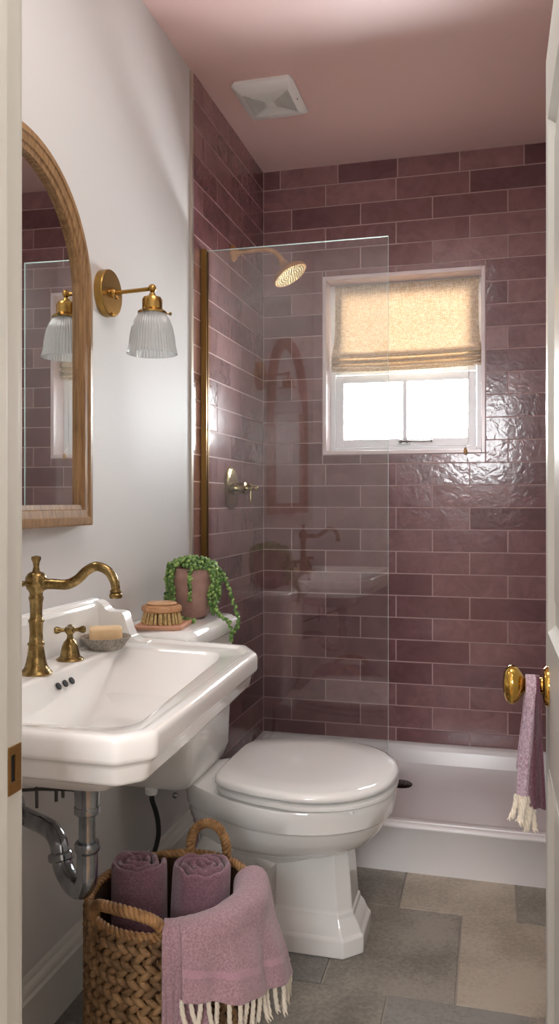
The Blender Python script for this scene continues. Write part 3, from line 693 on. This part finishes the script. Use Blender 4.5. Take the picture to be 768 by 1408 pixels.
for rr0,k in ((.046,26),(.036,20),(.025,14),(.012,7)):
    for i in range(k):
        a=2*PI*(i+.3*(k%3))/k
        for j in range(4):
            da=random.uniform(-.06,.06); x,y=rr0*math.cos(a+da),rr0*.85*math.sin(a+da); sp_=1.14+random.uniform(-.04,.05)
            m.tube([Tb@Vector((x,y,.031)),Tb@Vector((x*(1+(sp_-1)*.6),y*(1+(sp_-1)*.6),.012)),Tb@Vector((x*sp_,y*sp_,random.uniform(.0,.002)))],[.0019,.0022,.0024],5)
m.build('bristles',bristle,t)
# potted string of pearls
PX,PY=-.822,2.155
t=thing('potted_plant','string-of-pearls plant trailing from a pink ceramic pot on the toilet tank','potted plant',(PX,PY,LZ))
T=Matrix.Translation((PX,PY,LZ)); PH=.142
m=MB(); m.lathe([(.0,0),(.030,0),(.038,.004),(.046,.014),(.053,.035),(.0585,.065),(.062,.105),(.0635,.140),(.062,.142),(.0595,.140),(.058,.120),(.0,.118)],T,48); m.build('pot',terra,t,ang=60)
m=MB(); m.lathe([(.0,.118),(.0575,.118),(.0575,.126),(.03,.132),(.0,.134)],T,30); m.build('soil',soil,t)
pe=MB(); st=MB(); npearl=0
def pearl(p,r=.0042):
    pe.ball(p,r*random.uniform(.9,1.25),8,6,sc=(1,1,random.uniform(.9,1.2)))
def vine(path,dens=.0062,spread=.0042):
    p=cr(path,10); st.tube(p,.0009,5)
    acc=0
    for i in range(1,len(p)):
        seg=(p[i]-p[i-1]).length; acc+=seg
        while acc>dens:
            acc-=dens; q=p[i]
            for _ in range(2):
                pearl(q+Vector((random.uniform(-1,1),random.uniform(-1,1),random.uniform(-.5,.5)))*spread)
top=LZ+.142
# mound
for i in range(300):
    a=random.uniform(0,2*PI); r=.070*math.sqrt(random.random()); h=.022*(1-(r/.072)**2)+random.uniform(-.006,.006)
    pearl(Vector((PX+r*math.cos(a),PY+r*math.sin(a),top+.004+h)),.0046)
def drop(az,ln,wob=.006,out=.072,outb=None):
    outb=outb or out
    d=Vector((math.cos(az),math.sin(az),0)); c=Vector((PX,PY,top)); n=max(3,int(ln/.03)); pts=[c+d*.045+Vector((0,0,.008)),c+d*.066+Vector((0,0,.004))]
    for k in range(1,n+1):
        f=k/n; pts.append(c+d*lerp(out,outb,f)+Vector((random.uniform(-wob,wob),random.uniform(-wob,wob),-ln*f)))
    vine(pts)
rad=math.radians
for az,ln in ((-148,.10),(-166,.13),(-178,.12),(-122,.115),(-72,.085),(-24,.11),(-14,.13),(-4,.10),(12,.10),(25,.09),(50,.07),(90,.06),(140,.09),(170,.08),(4,.065)):
    drop(rad(az),ln)
# long trailing vines
vine([(PX+.045,PY-.03,top+.006),(PX+.068,PY-.035,top-.01),(PX+.075,PY-.035,top-.06),(PX+.080,PY-.030,top-.105),(PX+.092,PY-.025,LZ+.010),(PX+.110,PY-.01,LZ-.004),(PX+.116,PY+.00,LZ-.035),(PX+.115,PY-.003,LZ-.06)])
vine([(PX+.05,PY+.02,top+.006),(PX+.078,PY+.025,top-.01),(PX+.094,PY+.03,top-.05),(PX+.104,PY+.035,top-.085),(PX+.118,PY+.035,top-.12),(PX+.128,PY+.03,LZ-.01),(PX+.118,PY+.02,LZ-.035),(PX+.112,PY+.01,LZ-.045)])
vine([(PX-.03,PY-.055,top+.006),(PX-.035,PY-.070,top-.02),(PX-.03,PY-.073,top-.07),(PX-.022,PY-.070,top-.115),(PX-.01,PY-.078,LZ+.012),(PX+.012,PY-.088,LZ+.008),(PX+.033,PY-.098,LZ+.007),(PX+.046,PY-.108,LZ+.006)],.0038)
pe.build('foliage',pearlA,t,ang=80,fixn=False); st.build('stems',stem,t)

# ------------------------------------------------------------------ basket
BC=Vector((-.620,1.512,0)); BR=.162; BZ=.375; EY=1.12
SB=Matrix.Translation(BC)@Matrix.Diagonal((1,EY,1,1))
t=thing('woven_basket','tall round seagrass basket with braided handles beneath the basin','basket',(BC.x,BC.y,0))
def brad(z): return lerp(.150,BR,sm(z/.12))-.0
core=[]; 
m=MB(); m.lathe([(.0,.004),(.144,.004),(.150,.05),(.155,.12),(.155,BZ-.012),(.150,BZ-.012),(.149,.12),(.140,.012),(.0,.012)],SB,56); m.build('lining',wickdark,t)
m=MB(); rowh=.0150; nrow=int((BZ-.012)/rowh); ns=46
for k in range(nrow):
    z=.012+rowh*(k+.5); sl=1 if k%2 else -1; r0=brad(z)-.002
    for i in range(ns):
        a=2*PI*(i+(.5 if (k//2)%2 else 0)+random.uniform(-.1,.1))/ns; da=.52*2*PI/ns*1.25
        # elongated leaf strand slanting through row
        pts=[]; rads=[]
        for j in range(6):
            u=j/5; aa=a+(u-.5)*2*da; zz=z+sl*(u-.5)*rowh*1.55; bul=.0050*math.sin(PI*u)
            rr1=r0+bul-.002; pts.append((BC.x+rr1*math.cos(aa),BC.y+EY*rr1*math.sin(aa),zz)); rads.append(.0030+.0042*math.sin(PI*u)+random.uniform(-.0003,.0003))
        m.tube(pts,rads,7)
m.build('weave',wick,t,ang=70,fixn=False)
def braid(m,path,R0,rs,turns,closed=False):
    P=[Vector(p) for p in path]; n=len(P)
    for s in range(3):
        pts=[]
        for i in range(n):
            tg=(P[(i+1)%n]-P[i-1]) if closed else (P[min(i+1,n-1)]-P[max(i-1,0)])
            tg.normalize(); up=Vector((0,0,1)) if abs(tg.z)<.8 else Vector((tg.y,-tg.x,0.2)).normalized()
            u=(up-tg*up.dot(tg)).normalized(); w=tg.cross(u); ph=2*PI*(turns*i/(n if closed else n-1)+s/3)
            pts.append(P[i]+u*math.cos(ph)*R0+w*math.sin(ph)*R0)
        m.tube(pts,rs,7,closed=closed)
m=MB(); braid(m,[(BC.x+.158*math.cos(2*PI*i/400),BC.y+EY*.158*math.sin(2*PI*i/400),BZ-.004) for i in range(400)],.0052,.0046,30,True); m.build('rim',wickb,t,ang=70)
def handle(az,hw,hh,lean=0):
    pts=[]; a0=math.radians(az)
    for i in range(120):
        u=i/119; w=math.cos(PI*(1-u)) ; a=a0+w*hw/.158; h=hh*math.sin(PI*u)**.75
        rr1=.158+lean*h
        pts.append((BC.x+rr1*math.cos(a),BC.y+EY*rr1*math.sin(a),BZ+.002+h))
    m=MB(); braid(m,pts,.0060,.0050,8); m.build('handle',wickb,t,ang=70)
handle(-100,.078,.040,.1); handle(84,.045,.064,0)

# rolled towels
def rolled(name,label,cx,cy,z0,z1,r,tilt,mat,seed):
    rnd=random.Random(seed); th=.0130; pitch=.0168; turns=r/pitch; n=int(turns*44); rings=[]
    for i in range(n):
        a=2*PI*i/44; rad_=.006+pitch*(i/44)
        if rad_>r: break
        q=Vector((math.cos(a)*1.3,math.sin(a)*1.3,rad_*22+seed))
        w=noise.noise(q)*.010*min(1,rad_/.02); zt=z1+noise.noise(q*1.4+Vector((9,0,0)))*.008-(rad_/r)*.004
        rm=rad_+w; t2=th/2*(1+.15*noise.noise(q*3))
        f=1.0
        if i<8: f=.5+.5*i/8
        sec=[(rm-t2*f,z0),(rm-t2*f,lerp(z0,zt,.5)),(rm-t2*f*1.0,zt-.008),(rm-t2*f*.75,zt-.003),(rm-t2*.3,zt),(rm+t2*.3,zt),(rm+t2*f*.75,zt-.003),(rm+t2*f,zt-.008),(rm+t2*f,lerp(z0,zt,.5)),(rm+t2*f,z0)]
        rings.append([(rr1*math.cos(a),rr1*math.sin(a)*.95,z) for rr1,z in sec])
    m=MB(); T=Matrix.Translation((cx,cy,0))@Matrix.Translation((0,0,z0))@Matrix.Rotation(math.radians(tilt[0]),4,'X')@Matrix.Rotation(math.radians(tilt[1]),4,'Y')@Matrix.Translation((0,0,-z0))
    m.loft(rings,T=T); o=m.build(name,mat,ang=80,sub=1); tag(o,label,'towel'); return o
rolled('rolled_towel','plum rolled towel standing in the basket, the one nearer the wall','x' and -.709,1.535,.18,.418,.058,(0,0),tw1,3.3)
rolled('rolled_towel','plum rolled towel standing in the basket, the one nearer the toilet',-.585,1.550,.18,.418,.062,(0,3),tw1,11.7)

# draped towel
t=thing('draped_towel','mauve fringed bath towel draped over the front of the basket rim','towel',(-.50,1.36,.25))
def drape(name,a0,a1,zb0,zb1,r_in,off,flare,seed,band,mat_main,nz=46,na=40,hump=0,zin=.30):
    vs=[];fs=[];mi=[]
    bott=[]
    for i in range(na+1):
        s=i/na; az=math.radians(lerp(a0,a1,s)); zb=lerp(zb0,zb1,s)
        fold=.007*math.sin(s*PI*5.2+seed)+.004*math.sin(s*PI*11+seed*2)
        prof_=[(r_in,zin),(r_in+.003,zin+.03),(.138,BZ+.016+hump),(.156,BZ+.022+hump*.8),(.174,BZ+.010+hump*.4),(.180,BZ-.02)]
        pp=cr([(r,0,z) for r,z in prof_],4)
        zz0=pp[-1].z; L_=zz0-zb; K=nz
        col=[(p_.x+off*min(1,max(0,(p_.x-r_in)/.05)),p_.z) for p_ in pp]
        for k in range(1,K+1):
            u=k/K; col.append((.180+off+u*flare*(.4+.6*s)+fold*sm(u*1.6),zz0-L_*u))
        for (r,z) in col:
            nn=noise.noise(Vector((s*5+seed,z*16,0)))*.004
            vs.append((BC.x+(r+nn)*math.cos(az),BC.y+EY*(r+nn)*math.sin(az),z))
        bott.append(vs[-1])
    n=len(vs)//(na+1)
    for i in range(na):
        for j in range(n-1):
            fs.append((i*n+j,(i+1)*n+j,(i+1)*n+j+1,i*n+j+1))
            z=(vs[i*n+j][2]-lerp(zb0,zb1,i/na))
            mi.append(1 if (j>24 and band<z<band+.012) else 0)
    m=MB(); m.v=[Vector(v) for v in vs]; m.f=[list(f) for f in fs]; m.m=mi
    o=m.build(name,[mat_main,tw3],t,ang=80); md=o.modifiers.new('s','SOLIDIFY'); md.thickness=.006; md.offset=1
    sb=o.modifiers.new('u','SUBSURF'); sb.levels=1; sb.render_levels=1
    return o,bott
o1,b1=drape('under_layer',-71,-44,.12,.12,.130,.002,.006,1.0,.105,tw2,zin=.33,hump=-.004)
o2,b2=drape('top_layer',-61,30,.285,.190,.126,.010,.045,2.2,.040,tw2,hump=-.002,zin=.345)
def tassel(parent,p,ln,seed):
    rnd=random.Random(seed); m=MB(); p=Vector(p)
    sx,sy=rnd.uniform(-.012,.012),rnd.uniform(-.012,.012)
    for s in range(3):
        pts=[]
        for i in range(12):
            u=i/11; ph=u*9+s*2*PI/3; R_=.0022*(1 if u<.7 else 1+(u-.7)*3)
            pts.append(p+Vector((sx*u*u+R_*math.cos(ph),sy*u*u+R_*math.sin(ph),-ln*u+.004)))
        m.tube(pts,[.0026]*9+[.0022,.0016,.0008],6)
    m.ball(p+Vector((sx*.55,sy*.55,-ln*.75)),.0046,8,6,sc=(1,1,1.2))
    m.build('tassel',cream,parent,ang=70)
for i in range(0,len(b2),2):
    tassel(o2,b2[i],random.uniform(.048,.06),i)
for i in range(0,len(b1),4): tassel(o1,b1[i],.04,i+90)

# ------------------------------------------------------------------ door
DX=.088
t=thing('door','white panelled door standing open on the right, knob holding a hand towel','door',(.108,.81,0.01))
Y0,Y1,Z0,Z1=.812,1.458,.008,1.905
m=MB(); m.box(DX+.008,DX+.030,Y0,Y1,Z0,Z1)
def panelset(m,x,sg):
    # stiles and rails as raised layer, leaving recessed panels
    st_=.088
    pz=[(.22,.720),(.935,1.770)]
    a,b=(min(x,x+sg*.008),max(x,x+sg*.008))
    m.box(a,b,Y0,Y0+st_,Z0,Z1); m.box(a,b,Y1-st_,Y1,Z0,Z1)
    zs=[Z0]+[q for p_ in pz for q in p_]+[Z1]
    for k in range(0,len(zs),2): m.box(a,b,Y0+st_,Y1-st_,zs[k],zs[k+1])
    return [(Y0+st_,Y1-st_,c,d) for c,d in pz]
pans=panelset(m,DX,1); panelset(m,DX+.038,-1)
leaf=m.build('leaf',doorp,t,bevel=.0015)
m=MB()
for (y0,y1,z0,z1) in pans:
    for x,sg in ((DX,1),(DX+.038,-1)):
        def fr_(i,dx): return [(x+sg*dx,y0+i,z0+i),(x+sg*dx,y1-i,z0+i),(x+sg*dx,y1-i,z1-i),(x+sg*dx,y0+i,z1-i)]
        m.loft([fr_(0,.0085),fr_(0,-.001),fr_(.006,-.003),fr_(.012,.002),fr_(.020,.007),fr_(.022,.0085)],cap0=False,cap1=False)
        m.loft([fr_(.045,.0085),fr_(.065,.003),fr_(.067,.003)],cap0=False)
m.build('panel_moulding',doorp,t,ang=25)
K=Vector((DX,1.398,.847)); T=align(K,(-1,0,0))
kn=MB().lathe([(.0,0),(.033,0),(.033,.003),(.030,.007),(.020,.009),(.0,.009)],T,40).build('rose',pol,t)
m=MB(); m.lathe([(.0,.008),(.014,.008),(.013,.013),(.0105,.018),(.0105,.026),(.013,.030),(.013,.032),(.0115,.034),(.012,.037),(.020,.042),(.0285,.048),(.0325,.055),(.032,.061),(.027,.067),(.016,.071),(.0,.072)],T,40,sx=1.0,sy=.85); m.build('knob',pol,t)
T=align(K+Vector((.038,0,0)),(1,0,0)); MB().lathe([(.0,0),(.033,0),(.033,.003),(.030,.007),(.014,.009),(.0105,.018),(.0105,.03),(.020,.038),(.0325,.05),(.027,.062),(.0,.066)],T,32).build('knob',pol,t)
for z in (.25,1.65): MB().lathe([(.0,z),(.006,z),(.006,z+.09),(.0,z+.09)],Matrix.Translation((DX+.012,.808,0)),12).build('hinge',pol,t)
# jamb / casing as trim
m=MB(); m.box(JX0-.02,JX0,.69,.80,0,DZ+.02); m.box(JX1+.032,JX1+.04,.69,.80,0,DZ+.02) ; m.box(JX0,JX1+.04,.69,.80,DZ,DZ+.02)
m.box(JX1+.030,JX1+.034,.69,.80,0,DZ)
m.box(JX0,JX0+.010,.72,.762,0,DZ); m.box(JX0,JX1+.03,.72,.762,DZ-.01,DZ)
m.box(JX0-.085,JX0-.006,.80,.815,0,DZ+.08); m.box(JX0-.085,JX1+.11,.80,.815,DZ+.006,DZ+.08)
m.box(JX0-.085,JX0-.006,.675,.69,0,DZ+.08); m.box(JX1+.036,JX1+.115,.675,.69,0,DZ+.08); m.box(JX0-.006,JX1+.036,.675,.69,DZ+.006,DZ+.08)
jb=struct(m.build('trim_2',jambp,bevel=.002))
m=MB(); zs0,zs1=.829,.882
m.box(JX0,JX0+.0018,.7765,.8005,zs0,.842); m.box(JX0,JX0+.0018,.7765,.8005,.872,zs1); m.box(JX0,JX0+.0018,.7765,.781,.842,.872); m.box(JX0,JX0+.0018,.789,.8005,.842,.872)
m.box(JX0-.0008,JX0+.0004,.781,.789,.842,.872,1); m.build('strike_plate',[pbr('strike_brass',(176,134,78),.35,1),darkm],jb,bevel=.0005)

# hand towel over the knob neck
t=thing('hand_towel','small lavender fringed hand towel, inner folds coloured as shaded, hanging from the brass door knob','towel',(.06,1.40,.62))
def strip(name,mat,xs,ytop,zend,yoff,seed,depth,xb=None):
    """one pleat: ribbon hanging over the neck; xs=(x0,x1) at top, xb at bottom"""
    xb=xb or xs; vs=[];fs=[]; na=8
    prof_=cr([(0,yoff,zend),(0,yoff*1.0,lerp(zend,.83,.35)),(0,yoff*.92,lerp(zend,.83,.7)),(0,yoff*.75,.835),(0,yoff*.45,.857),(0,0,.8625),(0,-yoff*.45,.857),(0,-yoff*.75,.835),(0,-yoff*.9,.78),(0,-yoff,zend+depth)],7)
    n=len(prof_)
    for i in range(na+1):
        s=i/na
        for p_ in prof_:
            f=sm((.86-p_.z)/.2); x=lerp(lerp(xs[0],xs[1],s),lerp(xb[0],xb[1],s),f)
            rip=.004*math.sin(s*PI*2.2+seed)*sm((.86-p_.z)/.06)+noise.noise(Vector((s*3+seed,p_.z*14,p_.y*30)))*.003*f
            vs.append((x+noise.noise(Vector((p_.z*9,seed,0)))*.003*f,1.398+p_.y+rip,p_.z))
    for i in range(na):
        for j in range(n-1): fs.append((i*n+j,(i+1)*n+j,(i+1)*n+j+1,i*n+j+1))
    m=MB(); m.add(vs,fs); o=m.build(name,mat,t,ang=80); md=o.modifiers.new('s','SOLIDIFY'); md.thickness=.0045; md.offset=0
    sb=o.modifiers.new('u','SUBSURF'); sb.levels=1; sb.render_levels=1
    return o,[vs[i*n] for i in range(na+1)]
oa,ba=strip('outer_fold',tw4,(.052,.069),0,.668,-.024,.3,.03,(.036,.054))
ob,bb_=strip('middle_fold',tw1,(.063,.071),0,.650,-.017,2.1,.06,(.054,.066))  # plum terry doubles as the shade colour on this fold
oc,bc=strip('inner_fold',tw5,(.066,.0745),0,.652,-.022,4.2,.0,(.062,.082))  # darkest terry paints the shaded side next to the door
for i in (0,2,4,6,8): tassel(oa,ba[i],.040+.006*(i%3),200+i)
for i in (1,4,7): tassel(ob,bb_[i],.042,300+i)

# ------------------------------------------------------------------ light
w=bpy.data.worlds.new('World'); bpy.context.scene.world=w; w.use_nodes=True
nt=w.node_tree; bg=nt.nodes['Background']
tc=nt.nodes.new('ShaderNodeTexCoord'); sx_=nt.nodes.new('ShaderNodeSeparateXYZ'); nt.links.new(tc.outputs['Generated'],sx_.inputs[0])
# brighter sky on the sunny side (+Y), and a sunlit pale ground below the horizon
my=nt.nodes.new('ShaderNodeMapRange'); my.inputs[1].default_value=-.5; my.inputs[2].default_value=.5; my.inputs[3].default_value=34; my.inputs[4].default_value=62; nt.links.new(sx_.outputs['Y'],my.inputs[0])
mz=nt.nodes.new('ShaderNodeMapRange'); mz.inputs[1].default_value=.02; mz.inputs[2].default_value=-.25; mz.inputs[3].default_value=1.0; mz.inputs[4].default_value=1.5; nt.links.new(sx_.outputs['Z'],mz.inputs[0])
mu=nt.nodes.new('ShaderNodeMath'); mu.operation='MULTIPLY'; nt.links.new(my.outputs[0],mu.inputs[0]); nt.links.new(mz.outputs[0],mu.inputs[1]); nt.links.new(mu.outputs[0],bg.inputs[1])
bg.inputs[0].default_value=(.95,.98,1,1)
def portal(loc,rot,sx,sy):
    L_=bpy.data.lights.new('window_portal','AREA'); L_.shape='RECTANGLE'; L_.size=sx; L_.size_y=sy; L_.cycles.is_portal=True
    o=bpy.data.objects.new('window_portal',L_); C.objects.link(o); o.location=loc; o.rotation_euler=rot
portal((-.358,3.452,1.72),(math.radians(-90),0,0),.60,.68)
portal((.01,-1.69,1.80),(math.radians(90),0,0),.82,.70)
L_=bpy.data.lights.new('added_hall_fill','AREA'); L_.shape='DISK'; L_.size=.5; L_.energy=6; L_.color=(1,.97,.93)  # added fill near the doorway, no fixture built; lifts sink and toilet tops
o=bpy.data.objects.new('added_hall_fill',L_); C.objects.link(o); o.location=(.05,.25,2.53)
L_=bpy.data.lights.new('added_bathroom_fill','AREA'); L_.shape='DISK'; L_.size=.55; L_.energy=7; L_.color=(1,.98,.95)  # unseen overhead fill, added to brighten the toilet lid and basin
o=bpy.data.objects.new('added_bathroom_fill',L_); C.objects.link(o); o.location=(-.30,1.35,2.50)
# ------------------------------------------------------------------ camera
cam=bpy.data.cameras.new('Camera'); co=bpy.data.objects.new('Camera',cam); C.objects.link(co)
cam.sensor_width=36; cam.lens=1113/1408*36; cam.clip_start=.05
co.location=(0,0,1.15); co.rotation_euler=(math.radians(90),0,math.radians(14.75)); cam.shift_y=-14/1408
sc_=bpy.context.scene; sc_.camera=co
sc_.view_settings.view_transform='Standard'; sc_.view_settings.look='None'; sc_.view_settings.exposure=0.0; sc_.view_settings.gamma=1; sc_.view_settings.use_curve_mapping=False
try: sc_.cycles.max_bounces=10; sc_.cycles.transparent_max_bounces=16; sc_.cycles.diffuse_bounces=6; sc_.cycles.sample_clamp_indirect=8
except Exception: pass
